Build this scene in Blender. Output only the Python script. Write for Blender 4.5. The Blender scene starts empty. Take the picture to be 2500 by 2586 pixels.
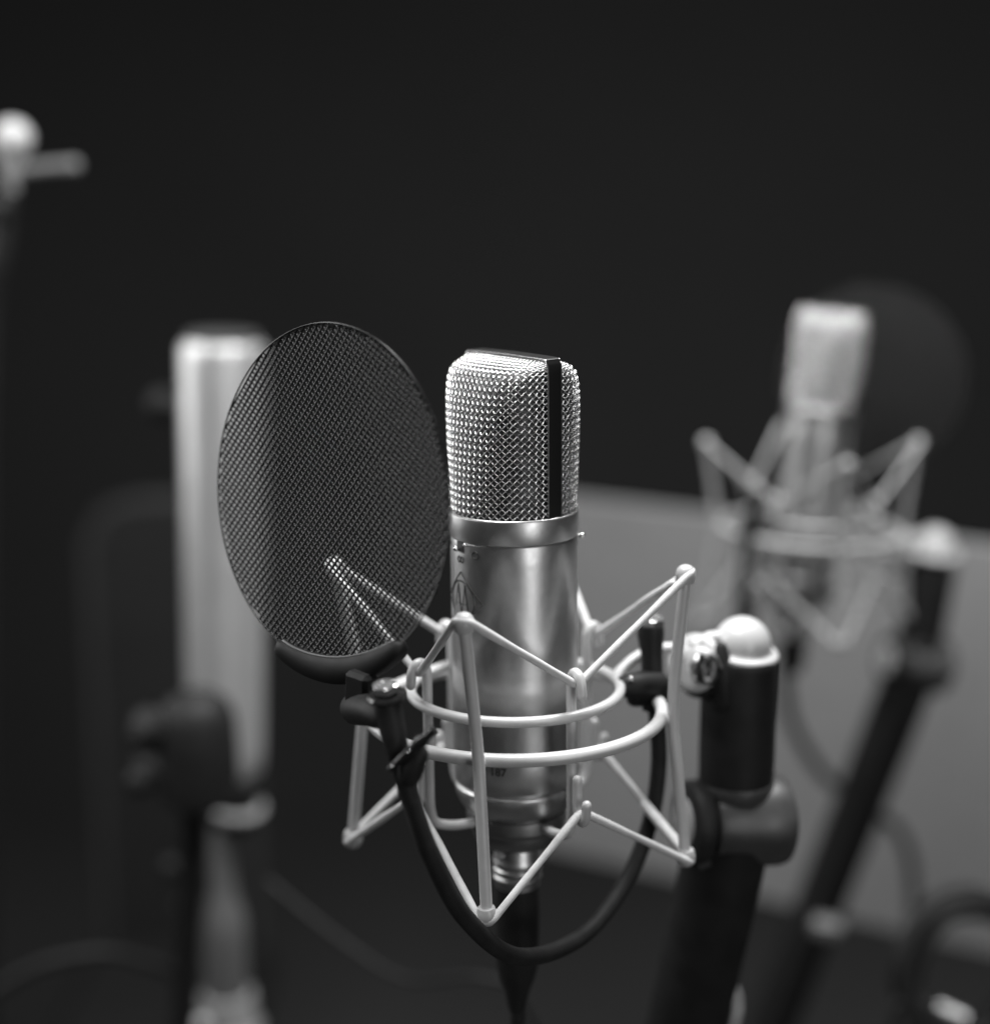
import bpy, math, random
import numpy as np
from mathutils import Vector, Matrix, Quaternion
random.seed(7)
rng = np.random.default_rng(3)
S = 0.001                      # every length below is in millimetres
sc = bpy.context.scene
COL = sc.collection
rad = math.radians

# ------------------------------------------------------------------ camera
cam_d = bpy.data.cameras.new('camera')
cam = bpy.data.objects.new('camera', cam_d); COL.objects.link(cam); sc.camera = cam
cam_d.sensor_fit = 'VERTICAL'; cam_d.lens = 50; cam_d.sensor_height = 31.6; cam_d.sensor_width = 31.6
cam_d.clip_start = 0.01; cam_d.clip_end = 60
cam.location = (-7.4*S, -622.9*S, 138.1*S)
cam.rotation_euler = (rad(90-11.85), 0, 0)
cam_d.dof.use_dof = True
cam_d.dof.focus_distance = 0.604
cam_d.dof.aperture_fstop = 2.3

# ------------------------------------------------------------------ world and lamps
w = bpy.data.worlds.new('World'); sc.world = w; w.use_nodes = True
bg = w.node_tree.nodes['Background']
bg.inputs[0].default_value = (1, 1, 1, 1); bg.inputs[1].default_value = 0.016

def area(name, loc, target, size, size_y, power, spread=180):
    d = bpy.data.lights.new(name, 'AREA'); d.shape = 'RECTANGLE'
    d.size = size*S; d.size_y = size_y*S; d.energy = power; d.spread = rad(spread)
    o = bpy.data.objects.new(name, d); COL.objects.link(o)
    o.location = Vector(loc)*S
    o.rotation_euler = (Vector(target)-Vector(loc)).to_track_quat('-Z', 'Y').to_euler()
    return o
area('softbox_overhead', (-160, -40, 820), (0, 0, -40), 520, 480, 13.2)
area('softbox_left', (-900, 60, 380), (0, 0, 0), 300, 300, 2.9)
area('strip_light_right', (520, -900, 60), (0, 0, -40), 250, 700, 2.7)
area('strip_light_left_rear', (-1000, 560, 120), (0, 0, -40), 520, 600, 2.7)
area('far_set_fill', (330, 300, 900), (290, 560, -150), 460, 460, 18.5)  # unseen fill lamp, added to brighten the far dome and microphone

sc.view_settings.view_transform = 'Standard'
sc.view_settings.look = 'None'
sc.view_settings.exposure = 0
sc.view_settings.gamma = 1
sc.render.engine = 'CYCLES'

# ------------------------------------------------------------------ materials
def mat(name, base, metal=0.0, rough=0.5, bump=0.0, bscale=900, rvar=0.0, var=0.0, spec=0.5, coat=0.0, stretch=None):
    m = bpy.data.materials.new(name); m.use_nodes = True
    nt = m.node_tree; b = nt.nodes['Principled BSDF']
    b.inputs['Base Color'].default_value = (base, base, base, 1)
    b.inputs['Metallic'].default_value = metal
    b.inputs['Roughness'].default_value = rough
    b.inputs['Specular IOR Level'].default_value = spec
    b.inputs['Coat Weight'].default_value = coat
    tc = nt.nodes.new('ShaderNodeTexCoord'); mp = nt.nodes.new('ShaderNodeMapping')
    nt.links.new(tc.outputs['Object'], mp.inputs[0])
    if stretch: mp.inputs['Scale'].default_value = stretch
    def noise(scale, detail=4):
        n = nt.nodes.new('ShaderNodeTexNoise'); n.inputs['Scale'].default_value = scale
        n.inputs['Detail'].default_value = detail; nt.links.new(mp.outputs[0], n.inputs['Vector']); return n
    def ranged(n, lo, hi):
        r = nt.nodes.new('ShaderNodeMapRange'); r.inputs['From Min'].default_value = 0.3; r.inputs['From Max'].default_value = 0.7
        r.inputs['To Min'].default_value = lo; r.inputs['To Max'].default_value = hi
        nt.links.new(n.outputs['Fac'], r.inputs['Value']); return r
    if rvar: nt.links.new(ranged(noise(bscale*.15), max(rough-rvar, .02), rough+rvar).outputs[0], b.inputs['Roughness'])
    if var:
        r = ranged(noise(bscale*.1, 6), base*(1-var), base*(1+var)); c = nt.nodes.new('ShaderNodeCombineColor')
        for i in range(3): nt.links.new(r.outputs[0], c.inputs[i])
        nt.links.new(c.outputs[0], b.inputs['Base Color'])
    if bump:
        bn = nt.nodes.new('ShaderNodeBump'); bn.inputs['Strength'].default_value = bump; bn.inputs['Distance'].default_value = 0.0002
        nt.links.new(noise(bscale).outputs['Fac'], bn.inputs['Height']); nt.links.new(bn.outputs[0], b.inputs['Normal'])
    return m
M = dict(
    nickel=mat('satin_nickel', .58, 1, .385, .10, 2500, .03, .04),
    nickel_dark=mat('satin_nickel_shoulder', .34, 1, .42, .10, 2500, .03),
    wire=mat('polished_wire', .76, 1, .26, 0),
    inner=mat('inner_gauze', .13, .8, .5, .5, 1600, .05, .5),
    frame=mat('head_frame_metal', .12, 1, .34, .05, 2000),
    chrome=mat('chrome', .85, 1, .10, .12, 300),
    cage=mat('satin_cage_coating', .57, .12, .40, .06, 2200, .03, .03),
    elastic=mat('elastic_fabric', .64, 0, .75, .7, 2600, 0, .10),
    white=mat('white_plastic', .47, 0, .30, .03, 900, .03, .03),
    black=mat('black_satin', .017, 0, .55, .10, 900, .05, .2, .2),
    gloss=mat('black_gloss', .015, 0, .12, .10, 500, .03),
    screen=mat('black_screen_metal', .008, 0, .24, 0, 900, 0, 0, .42),
    rubber=mat('black_rubber', .021, 0, .58, .2, 1500, .05, .2, .2),
    steel=mat('nut_steel', .60, .8, .2, .15, 700),
    engrave=mat('engraved_paint', .03, 0, .45, 0),
    bright=mat('groove_highlight', .85, 1, .30, 0),  # pale metal standing in for light caught on groove edges
    dull=mat('dark_swivel', .05, 0, .42, .15, 700, .06, .2),
    panel=mat('grey_felt_panel', .195, 0, .85, .3, 700, 0, .06),
    wall=mat('dark_wall', .080, 0, .9, .1, 20, 0, .05),
    floor=mat('dark_floor', .10, 0, .9, .1, 20, 0, .05),
    tube=mat('brushed_silver', .88, .72, .36, .1, 600, .04, .04),
    grey=mat('grey_paint', .28, 0, .45, .1, 500, .05, .1),
    chair=mat('dark_upholstery', .012, 0, .7, .3, 300, .05, .2),
    piping=mat('dark_grey_piping', .04, 0, .6, .2, 300),
)

# ------------------------------------------------------------------ object helpers
def mesh_obj(name, v, f, m, parent=None, smooth=True, sharp=40):
    me = bpy.data.meshes.new(name)
    me.from_pydata([tuple(x) for x in (np.asarray(v, float)*S)], [], [tuple(int(i) for i in q) for q in f])
    me.materials.append(m)
    if smooth:
        me.shade_smooth()
        if sharp: me.set_sharp_from_angle(angle=rad(sharp))
    me.update()
    o = bpy.data.objects.new(name, me); COL.objects.link(o)
    if parent: o.parent = parent
    return o
def thing(name, label, cat, loc=(0, 0, 0), group=None):
    o = bpy.data.objects.new(name, None); COL.objects.link(o); o.empty_display_size = .01
    o.location = Vector(loc)*S; o['label'] = label; o['category'] = cat
    if group: o['group'] = group
    return o
def tag(o, label, cat, group=None):
    o['label'] = label; o['category'] = cat
    if group: o['group'] = group
    return o
def structure(o):
    o['kind'] = 'structure'; return o
def pivot(name, parent):                    # a part that has pieces of its own
    o = bpy.data.objects.new(name, None); COL.objects.link(o); o.parent = parent; return o

def cr(pts, k=8, closed=False):             # Catmull-Rom through the points
    P = [np.array(p, float) for p in pts]; n = len(P); out = []
    for i in range(n if closed else n-1):
        if closed: a, b, c, d = P[(i-1) % n], P[i], P[(i+1) % n], P[(i+2) % n]
        else: a, b, c, d = P[max(i-1, 0)], P[i], P[i+1], P[min(i+2, n-1)]
        for j in range(k):
            t = j/k
            out.append(.5*((2*b)+(c-a)*t+(2*a-5*b+4*c-d)*t*t+(3*b-a-3*c+d)*t**3))
    if not closed: out.append(P[-1])
    return out
def fillet(pts, r, k=5, closed=False):      # polyline with rounded corners
    P = [np.array(p, float) for p in pts]; n = len(P); out = []
    for i in range(n):
        if not closed and i in (0, n-1): out.append(P[i]); continue
        a, b, c = P[(i-1) % n], P[i], P[(i+1) % n]
        d1 = a-b; d2 = c-b; l1 = np.linalg.norm(d1); l2 = np.linalg.norm(d2)
        q = min(r, l1*.48, l2*.48); s = b+d1/l1*q; e = b+d2/l2*q
        for j in range(k+1):
            t = j/k; out.append((1-t)**2*s+2*t*(1-t)*b+t*t*e)
    return out
def tube_geo(pts, r, n=12, closed=False, caps=True, roundend=False, r2=None, up=None):
    P = [np.array(p, float) for p in pts]
    R = list(r) if hasattr(r, '__len__') else [r]*len(P)
    if roundend and not closed:
        for end in (0, 1):
            A = P[0] if end == 0 else P[-1]; B = P[1] if end == 0 else P[-2]
            d = (A-B)/np.linalg.norm(A-B); rr = R[0] if end == 0 else R[-1]
            ex = [(A+d*rr*math.sin(t), rr*max(math.cos(t), .05)) for t in (.5, .95, 1.3, 1.52)]
            if end == 0: P = [e[0] for e in ex[::-1]]+P; R = [e[1] for e in ex[::-1]]+R
            else: P = P+[e[0] for e in ex]; R = R+[e[1] for e in ex]
    m = len(P); T = []
    for i in range(m):
        if closed: t = P[(i+1) % m]-P[i-1]
        else: t = P[min(i+1, m-1)]-P[max(i-1, 0)]
        T.append(t/(np.linalg.norm(t)+1e-12))
    u = np.array(up, float) if up is not None else (np.array([0, 0, 1.]) if abs(T[0][2]) < .9 else np.array([1., 0, 0]))
    N = u-T[0]*np.dot(u, T[0]); N /= np.linalg.norm(N)
    V = []
    for i in range(m):
        if i and up is None:
            N = N-T[i]*np.dot(N, T[i]); N /= np.linalg.norm(N)
        elif i:
            N = u-T[i]*np.dot(u, T[i]); N /= np.linalg.norm(N)
        B = np.cross(T[i], N)
        for j in range(n):
            a = 2*math.pi*j/n
            V.append(P[i]+N*math.cos(a)*R[i]+B*math.sin(a)*(R[i] if r2 is None else r2))
    F = []
    for i in range(m if closed else m-1):
        for j in range(n):
            a = i*n+j; b = i*n+(j+1) % n; c = ((i+1) % m)*n+(j+1) % n; d = ((i+1) % m)*n+j
            F.append((a, b, c, d))
    if caps and not closed:
        F.append(tuple(range(n-1, -1, -1))); F.append(tuple((m-1)*n+j for j in range(n)))
    return V, F
def tube(name, pts, r, m, parent=None, **k):
    v, f = tube_geo(pts, r, **k); return mesh_obj(name, v, f, m, parent)
def join(geos):
    V = []; F = []
    for v, f in geos:
        o = len(V); V += list(v); F += [tuple(i+o for i in q) for q in f]
    return V, F
def frame_from(axis):
    a = Vector(axis).normalized(); return a.to_track_quat('Z', 'Y').to_matrix()
def lathe_geo(prof, n=48, c=(0, 0, 0), axis=(0, 0, 1)):
    Mx = frame_from(axis); V = []; F = []
    for (r, z) in prof:
        for j in range(n):
            a = 2*math.pi*j/n
            q = Mx @ Vector((max(r, .001)*math.cos(a), max(r, .001)*math.sin(a), z))
            V.append((q.x+c[0], q.y+c[1], q.z+c[2]))
    for i in range(len(prof)-1):
        for j in range(n):
            F.append((i*n+j, i*n+(j+1) % n, (i+1)*n+(j+1) % n, (i+1)*n+j))
    F.append(tuple(range(n-1, -1, -1))); F.append(tuple((len(prof)-1)*n+j for j in range(n)))
    return V, F
def lathe(name, prof, m, parent=None, n=48, c=(0, 0, 0), axis=(0, 0, 1), sharp=40):
    v, f = lathe_geo(prof, n, c, axis); return mesh_obj(name, v, f, m, parent, sharp=sharp)
def ball_prof(r, z0=0, k=14, a0=-90, a1=90):
    return [(r*math.cos(rad(a0+(a1-a0)*i/k)), z0+r*math.sin(rad(a0+(a1-a0)*i/k))) for i in range(k+1)]
def box_geo(c, sx, sy, sz, R=None, bev=.12):
    # bevelled box: 24 vertices
    import itertools
    V = []; idx = {}
    h = (sx/2, sy/2, sz/2); b = bev*min(sx, sy, sz)
    for s in itertools.product((-1, 1), repeat=3):
        for ax in range(3):
            p = [s[i]*(h[i]-(0 if i == ax else b)) for i in range(3)]
            idx[(s, ax)] = len(V); q = Vector(p)
            if R is not None: q = R @ q
            V.append((q.x+c[0], q.y+c[1], q.z+c[2]))
    F = []
    for ax in range(3):
        o = [i for i in range(3) if i != ax]
        for s in (-1, 1):
            cyc = []
            for a, b2 in ((-1, -1), (1, -1), (1, 1), (-1, 1)):
                k = [0, 0, 0]; k[ax] = s; k[o[0]] = a; k[o[1]] = b2; cyc.append(idx[(tuple(k), ax)])
            flip = (s == 1) if ax == 1 else (s == -1)
            F.append(tuple(cyc[::-1] if flip else cyc))
        for a in (-1, 1):
            for b2 in (-1, 1):      # edges along ax
                k1 = [0]*3; k2 = [0]*3
                k1[ax] = -1; k2[ax] = 1
                k1[o[0]] = k2[o[0]] = a; k1[o[1]] = k2[o[1]] = b2
                F.append((idx[(tuple(k1), o[0])], idx[(tuple(k2), o[0])], idx[(tuple(k2), o[1])], idx[(tuple(k1), o[1])]))
    for s in itertools.product((-1, 1), repeat=3): F.append(tuple(idx[(s, a)] for a in range(3)))
    return V, F
def recalc(o):
    import bmesh
    bm = bmesh.new(); bm.from_mesh(o.data); bmesh.ops.recalc_face_normals(bm, faces=bm.faces); bm.to_mesh(o.data); bm.free(); return o
def box(name, c, sx, sy, sz, m, parent=None, R=None, bev=.12):
    v, f = box_geo(c, sx, sy, sz, R, bev); return recalc(mesh_obj(name, v, f, m, parent))
def pc(r, phi, z):                           # polar point about the microphone axis, phi 0 faces the camera
    a = rad(phi); return (r*math.sin(a), -r*math.cos(a), z)

LEAN = -0.7
def pose(o, loc, lean, rz):
    o.location = Vector(loc)*S; o.rotation_mode = 'QUATERNION'
    o.rotation_quaternion = Quaternion((0, 1, 0), rad(lean)) @ Quaternion((0, 0, 1), rad(rz))

# ------------------------------------------------------------------ the room
structure(mesh_obj('floor', [(-6000, -3000, -1560), (6000, -3000, -1560), (6000, 3600, -1560), (-6000, 3600, -1560)], [(0, 1, 2, 3)], M['floor'], smooth=False))
structure(mesh_obj('back_wall', [(-6000, 3500, -1560), (6000, 3500, -1560), (6000, 3500, 3000), (-6000, 3500, 3000)], [(0, 3, 2, 1)], M['wall'], smooth=False))

# ------------------------------------------------------------------ microphone
mic = thing('condenser_microphone', 'satin nickel microphone with bright woven wire head, in sharp focus beside the pop filter', 'microphone', group='large studio microphones in wire cages')
PH = -56                                      # where the front of the body faces
# body: one turned shell with the groove near its foot
body_prof = [(20, -.9), (24.4, -.9), (24.85, -1.3), (25, -2.0)]
body_prof += [(25, -10*i) for i in range(1, 10)] + [(25, -101.0), (24.7, -101.5), (23.7, -101.9), (23.7, -102.4), (24.9, -103.3), (25.05, -104.0),
    (24.8, -106), (24.2, -108.4), (23.2, -110.6), (21.9, -112.6), (20.6, -113.8), (20.2, -114.1), (15, -114.1)]
lathe('body', body_prof, M['nickel'], mic, n=128, sharp=50)
lathe('collar', [(22, 7.2), (23.6, 7.2), (24.3, 8.2), (25.0, 9.0), (25.45, 8.7), (25.6, 8.1), (25.6, -.2), (25.4, -.75), (24.5, -.85), (22, -.85)], M['nickel'], mic, n=128, sharp=50)
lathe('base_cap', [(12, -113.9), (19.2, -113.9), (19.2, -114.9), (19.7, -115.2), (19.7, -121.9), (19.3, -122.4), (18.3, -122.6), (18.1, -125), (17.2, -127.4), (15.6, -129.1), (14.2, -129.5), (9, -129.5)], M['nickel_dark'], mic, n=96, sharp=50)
cp = [(6, -129.3), (9.3, -129.4), (9.5, -130), (9.5, -136.6)]
for z in (-137.5, -141, -144.5):
    cp += [(9.9, z), (10.2, z-.7), (9.9, z-1.5), (9.3, z-1.9), (9.2, z-2.9)]
cp += [(9.2, -149.2), (8, -149.6)]
lathe('connector', cp, M['nickel'], mic, n=64, sharp=50)
lathe('latch_pin', ball_prof(1.15, 0, 8), M['white'], mic, n=16, c=pc(9.6, -40, -133.6))
# --- head: two woven wire shells either side of a flat frame
HAZ = -51
wv = np.array([math.sin(rad(HAZ+90)), -math.cos(rad(HAZ+90))])   # along the frame
tv = np.array([math.sin(rad(HAZ)), -math.cos(rad(HAZ))])         # towards the front
prof = np.array([  # b (filled below), T, n, W, z
    (24.4, 2.0, 24.5, 6.5), (24.3, 2.06, 24.5, 16), (23.9, 2.22, 24.5, 26), (23.2, 2.45, 24.5, 36), (22.3, 2.75, 24.5, 46),
    (21.3, 3.05, 24.5, 54), (20.1, 3.2, 24.5, 59.5), (18.4, 3.3, 24.4, 63.3), (16.2, 3.0, 24.3, 65.4), (11, 3.2, 24.1, 66.9), (6, 3.4, 24.0, 68.0), (3.0, 3.4, 23.8, 68.6)])
bb = np.concatenate([[0], np.cumsum(np.hypot(np.diff(prof[:, 0]), np.diff(prof[:, 3])))])
BMAX = bb[-1]; PER = 75.6
TH = np.linspace(0, math.pi, 241)
def head_pts(x, b, off=0.0):
    """x in 0..PER along the half section, b in 0..BMAX up the shell; returns (w, t, z)"""
    T, n, W, z = (np.interp(b, bb, prof[:, k]) for k in range(4))
    # the angle that spreads the columns evenly round the section
    ct = np.cos(math.pi*(1-x/PER)); st = np.sin(math.pi*(1-x/PER))
    e = 2/n
    ww = W*np.sign(ct)*np.abs(ct)**e; tt = T*np.abs(st)**e
    return ww, tt, z
def head_even(x, b):
    # even arc length needs a table for each height
    T, n, W, z = (np.interp(b, bb, prof[:, k]) for k in range(4))
    out = np.zeros((len(x), 3))
    for i in range(len(x)):
        c = np.cos(TH); s = np.sin(TH); e = 2/n[i]
        a = W[i]*np.sign(c)*np.abs(c)**e; t = T[i]*np.abs(s)**e
        L = np.concatenate([[0], np.cumsum(np.hypot(np.diff(a), np.diff(t)))])
        q = (1-x[i]/PER)*L[-1]
        out[i] = (np.interp(q, L, a), np.interp(q, L, t), z[i])
    return out
# table of the shell for quick look-up
GX = np.linspace(0, PER, 155); GB = np.linspace(0, BMAX, 80)
GRID = np.array([head_even(GX, np.full(len(GX), b)) for b in GB])
def shell(x, b):
    fx = np.clip(x/PER*(len(GX)-1), 0, len(GX)-1.001); fb = np.clip(b/BMAX*(len(GB)-1), 0, len(GB)-1.001)
    i = fx.astype(int); j = fb.astype(int); u = (fx-i)[:, None]; v = (fb-j)[:, None]
    g = GRID
    return (1-v)*((1-u)*g[j, i]+u*g[j, i+1])+v*((1-u)*g[j+1, i]+u*g[j+1, i+1])
def shell_n(x, b):
    d = .6
    a = shell(x+d, b)-shell(x-d, b); c = shell(x, b+d)-shell(x, b-d)
    n = np.cross(c, a); n /= np.linalg.norm(n, axis=1)[:, None]+1e-9
    return n
PIT = 2.80; WR = .265; WH = .27
def wires(side):
    V = []; F = []; off = 0; ns = 6
    for fam in (1, -1):
        for k in range(-40, 80):
            q = np.arange(-80, 120, .25)        # along the wire, in crossings
            x = (q*PIT+fam*k*PIT)/2; b = (q*PIT-fam*k*PIT)/2 if fam == 1 else (q*PIT*1.0+k*PIT)/2
            if fam == -1: x = (k*PIT-q*PIT)/2+0; b = (k*PIT+q*PIT)/2
            # family 1: x-b = kP ; family -1: x+b = kP
            ok = (x >= 2.7) & (x <= PER-2.7) & (b >= 0) & (b <= BMAX)
            if ok.sum() < 3: continue
            q = q[ok]; x = x[ok]; b = b[ok]
            if fam == 1: ph = np.cos(math.pi*(q+k)/1.0*1.0)
            else: ph = -np.cos(math.pi*(k+q))
            # crossings are where (x+b)/P and (x-b)/P are whole numbers, q is the other family's number
            P = shell(x, b); N = shell_n(x, b)
            P = P+N*(ph*WH)[:, None]
            if side < 0: P = P*np.array([1, -1, 1]); N = N*np.array([1, -1, 1])
            T = np.gradient(P, axis=0); T /= np.linalg.norm(T, axis=1)[:, None]+1e-9
            B = np.cross(T, N); B /= np.linalg.norm(B, axis=1)[:, None]+1e-9
            m = len(P); ring = []
            for j in range(ns):
                a = 2*math.pi*j/ns; ring.append(P+N*math.cos(a)*WR+B*math.sin(a)*WR)
            R = np.stack(ring, 1).reshape(-1, 3)
            W = np.empty_like(R)
            W[:, 0] = R[:, 0]*wv[0]+R[:, 1]*tv[0]; W[:, 1] = R[:, 0]*wv[1]+R[:, 1]*tv[1]; W[:, 2] = R[:, 2]
            V.append(W)
            i, j = np.meshgrid(np.arange(m-1), np.arange(ns), indexing='ij')
            f = np.stack([i*ns+j, i*ns+(j+1) % ns, (i+1)*ns+(j+1) % ns, (i+1)*ns+j], -1).reshape(-1, 4)+off
            F.append(f); off += m*ns
    return np.concatenate(V), np.concatenate(F)
def fast_mesh(name, V, F, m, parent):
    me = bpy.data.meshes.new(name); V = (V*S).astype(np.float32); F = F.astype(np.int32)
    me.vertices.add(len(V)); me.vertices.foreach_set('co', V.ravel())
    k = F.shape[1]
    me.loops.add(F.size); me.loops.foreach_set('vertex_index', F.ravel())
    me.polygons.add(len(F)); me.polygons.foreach_set('loop_start', np.arange(0, F.size, k, dtype=np.int32))
    me.update(calc_edges=True); me.validate(); me.materials.append(m); me.shade_smooth()
    o = bpy.data.objects.new(name, me); COL.objects.link(o); o.parent = parent; return o
for side in (1, -1):
    V, F = wires(side); o = fast_mesh('woven_wire_grille', V, F, M['wire'], mic); o['kind'] = 'stuff'
    gx = np.linspace(0, PER, 80); gb = np.linspace(0, BMAX, 44)
    X, B = np.meshgrid(gx, gb); P = shell(X.ravel(), B.ravel()); N = shell_n(X.ravel(), B.ravel()); P = P*np.array([.925, .925, 1])-np.array([0, 0, 1.3])*np.clip((P[:, 2:3]-50)/15, 0, 1)
    if side < 0: P = P*np.array([1, -1, 1])
    W = np.stack([P[:, 0]*wv[0]+P[:, 1]*tv[0], P[:, 0]*wv[1]+P[:, 1]*tv[1], P[:, 2]], 1)
    i, j = np.meshgrid(np.arange(43), np.arange(79), indexing='ij'); a = i*80+j
    F = np.stack([a, a+1, a+81, a+80], -1).reshape(-1, 4)
    fast_mesh('inner_gauze', W, F, M['inner'], mic)
# frame: a band that runs up one side, over the top and down the other
path = [(24.7, 6.8), (24.85, 30), (24.95, 50), (24.9, 62), (24.8, 65.9), (24.1, 68.5), (22.2, 69.6), (10, 69.9), (0, 70.0)]
path = path+[(-a, z) for a, z in path[-2::-1]]
path = [tuple(p) for p in cr([(a, 0, z) for a, z in path], 4)]
V = []; F = []
sec = [(-3.3, -1.3), (-3.3, .0), (-3.1, .28), (-2.7, .3), (2.7, .3), (3.1, .28), (3.3, .0), (3.3, -1.3)]
for i, p in enumerate(path):
    a = np.array(path[max(i-1, 0)]); b = np.array(path[min(i+1, len(path)-1)]); t = b-a; t /= np.linalg.norm(t)
    nrm = np.array([t[2], 0, -t[0]])
    for (tt, nn) in sec:
        q = np.array(p)+nrm*nn; V.append((q[0]*wv[0]+tt*tv[0], q[0]*wv[1]+tt*tv[1], q[2]))
ns = len(sec)
for i in range(len(path)-1):
    for j in range(ns): F.append((i*ns+j, i*ns+(j+1) % ns, (i+1)*ns+(j+1) % ns, (i+1)*ns+j))
recalc(mesh_obj('head_frame', V, F, M['frame'], mic, sharp=25))
for sgn in (1, -1):                       # thin polished beads that bind the wire to the frame
    pts = [(p[0]*wv[0]+sgn*3.35*tv[0], p[0]*wv[1]+sgn*3.35*tv[1], p[2]-.1) for p in path]
    tube('binding_bead', pts, .28, M['wire'], mic, n=6)
# --- switch window, levers, symbols, crest and number on the body
def on_body(s, z, phi0=PH, r=25.03):
    return pc(r, phi0+math.degrees(s/25), z)
def stroke(name, pts, m, parent, r=.2, phi0=PH, closed=False, rr=25.0, k=1):
    P = []
    n = len(pts)
    for i in range(n if closed else n-1):
        a = pts[i]; b = pts[(i+1) % n]; st = max(1, int(math.dist(a, b)/.6))
        for j in range(st): P.append((a[0]+(b[0]-a[0])*j/st, a[1]+(b[1]-a[1])*j/st))
    if not closed: P.append(pts[-1])
    return tube_geo([on_body(s, z, phi0, rr) for s, z in P], r, n=6, closed=closed)
def curved_patch(name, s0, s1, z0, z1, phi0, r, m, parent, thick=.12):
    V = []; F = []; n = 6
    for i in range(n+1):
        s = s0+(s1-s0)*i/n
        for (zz, rr) in ((z0, r), (z1, r), (z1, r-thick), (z0, r-thick)): V.append(pc(rr, phi0+math.degrees(s/25), zz))
    for i in range(n):
        for j in range(4): F.append((i*4+j, i*4+(j+1) % 4, (i+1)*4+(j+1) % 4, (i+1)*4+j))
    F += [(3, 2, 1, 0), (n*4, n*4+1, n*4+2, n*4+3)]
    return recalc(mesh_obj(name, V, F, m, parent, smooth=False))
sw = pivot('pattern_switch', mic)
curved_patch('switch_slot', -2.6, 2.6, -5.3, -.9, PH, 25.06, M['engrave'], sw)
lathe('switch_lever', [(.7, -1.5), (.7, .4)]+ball_prof(1.15, 1.3, 10, -60, 90), M['chrome'], sw, n=20, c=pc(24.9, PH-3.4, -4.0), axis=pc(1, PH-3.4, 0))
lathe('slot_screw', [(.3, -1)]+ball_prof(.75, .1, 6, 0, 90), M['chrome'], sw, n=16, c=pc(25.0, PH+6.8, -1.9), axis=pc(1, PH+6.8, 0))
sw2 = pivot('side_switch', mic)
curved_patch('switch_slot', -2.4, 2.4, -5.3, -.9, 88, 25.06, M['engrave'], sw2)
lathe('switch_lever', [(.7, -1.5), (.7, 1.0)]+ball_prof(1.2, 1.9, 10, -60, 90), M['chrome'], sw2, n=20, c=pc(24.9, 88, -2.2), axis=pc(1, 88, 0))
# figure of eight and heart-shaped pattern marks
g = [stroke('', [(-.95+.95*math.cos(t)*1.0, -8.1+1.15*math.sin(t)) for t in np.linspace(0, 2*math.pi, 16, endpoint=False)], None, None, .33, PH, True),
     stroke('', [(.95+.95*math.cos(t)*1.0, -8.1+1.15*math.sin(t)) for t in np.linspace(0, 2*math.pi, 16, endpoint=False)], None, None, .33, PH, True)]
v, f = join(g); mesh_obj('pattern_mark', v, f, M['engrave'], mic)
heart = []
for t in np.linspace(0, 2*math.pi, 28, endpoint=False):
    rr = 1.15*(1+math.sin(t)); heart.append((rr*math.cos(t)*.95, -6.3+rr*math.sin(t)*1.05))
v, f = stroke('', heart, None, None, .33, -36.75, True); mesh_obj('pattern_mark', v, f, M['engrave'], mic)
v, f = stroke('', [(.9*math.cos(t), -3.6+.9*math.sin(t)) for t in np.linspace(0, 2*math.pi, 14, endpoint=False)], None, None, .18, -79, True); mesh_obj('pattern_mark', v, f, M['engrave'], mic)
# crest: diamond, circle and the linked letters
ZC = -24.3
crest = pivot('engraved_crest', mic)
def crest_geo(dx=0, dz=0, r=.33, rr=25.0):
    G = [stroke('', [(0+dx, ZC+11.3+dz), (11.5+dx, ZC+dz), (0+dx, ZC-11.3+dz), (-11.5+dx, ZC+dz)], None, None, r, PH, True, rr),
         stroke('', [(7.6*math.cos(t)+dx, ZC+7.6*math.sin(t)+dz) for t in np.linspace(0, 2*math.pi, 40, endpoint=False)], None, None, r, PH, True, rr)]
    return G
v, f = join(crest_geo()); mesh_obj('crest_outline', v, f, M['engrave'], crest)
v, f = join(crest_geo(.42, -.40, .06, 24.99)); mesh_obj('crest_highlight', v, f, M['bright'], crest)  # thin pale line added beside the strokes as their lit edge
L = []
def letter(a, b, r): L.append(stroke('', [(a[0], ZC+a[1]), (b[0], ZC+b[1])], None, None, r, PH, False, 24.95))
letter((-4.4, -3.0), (-2.1, 6.4), .24); letter((-2.1, 6.4), (.2, -6.2), .36); letter((.2, -6.2), (2.4, 6.2), .24); letter((2.4, 6.2), (4.6, -6.6), .38)
letter((-3.9, -1.5), (3.6, -1.5), .18)
v, f = join(L); mesh_obj('crest_letters', v, f, M['engrave'], crest)
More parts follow.
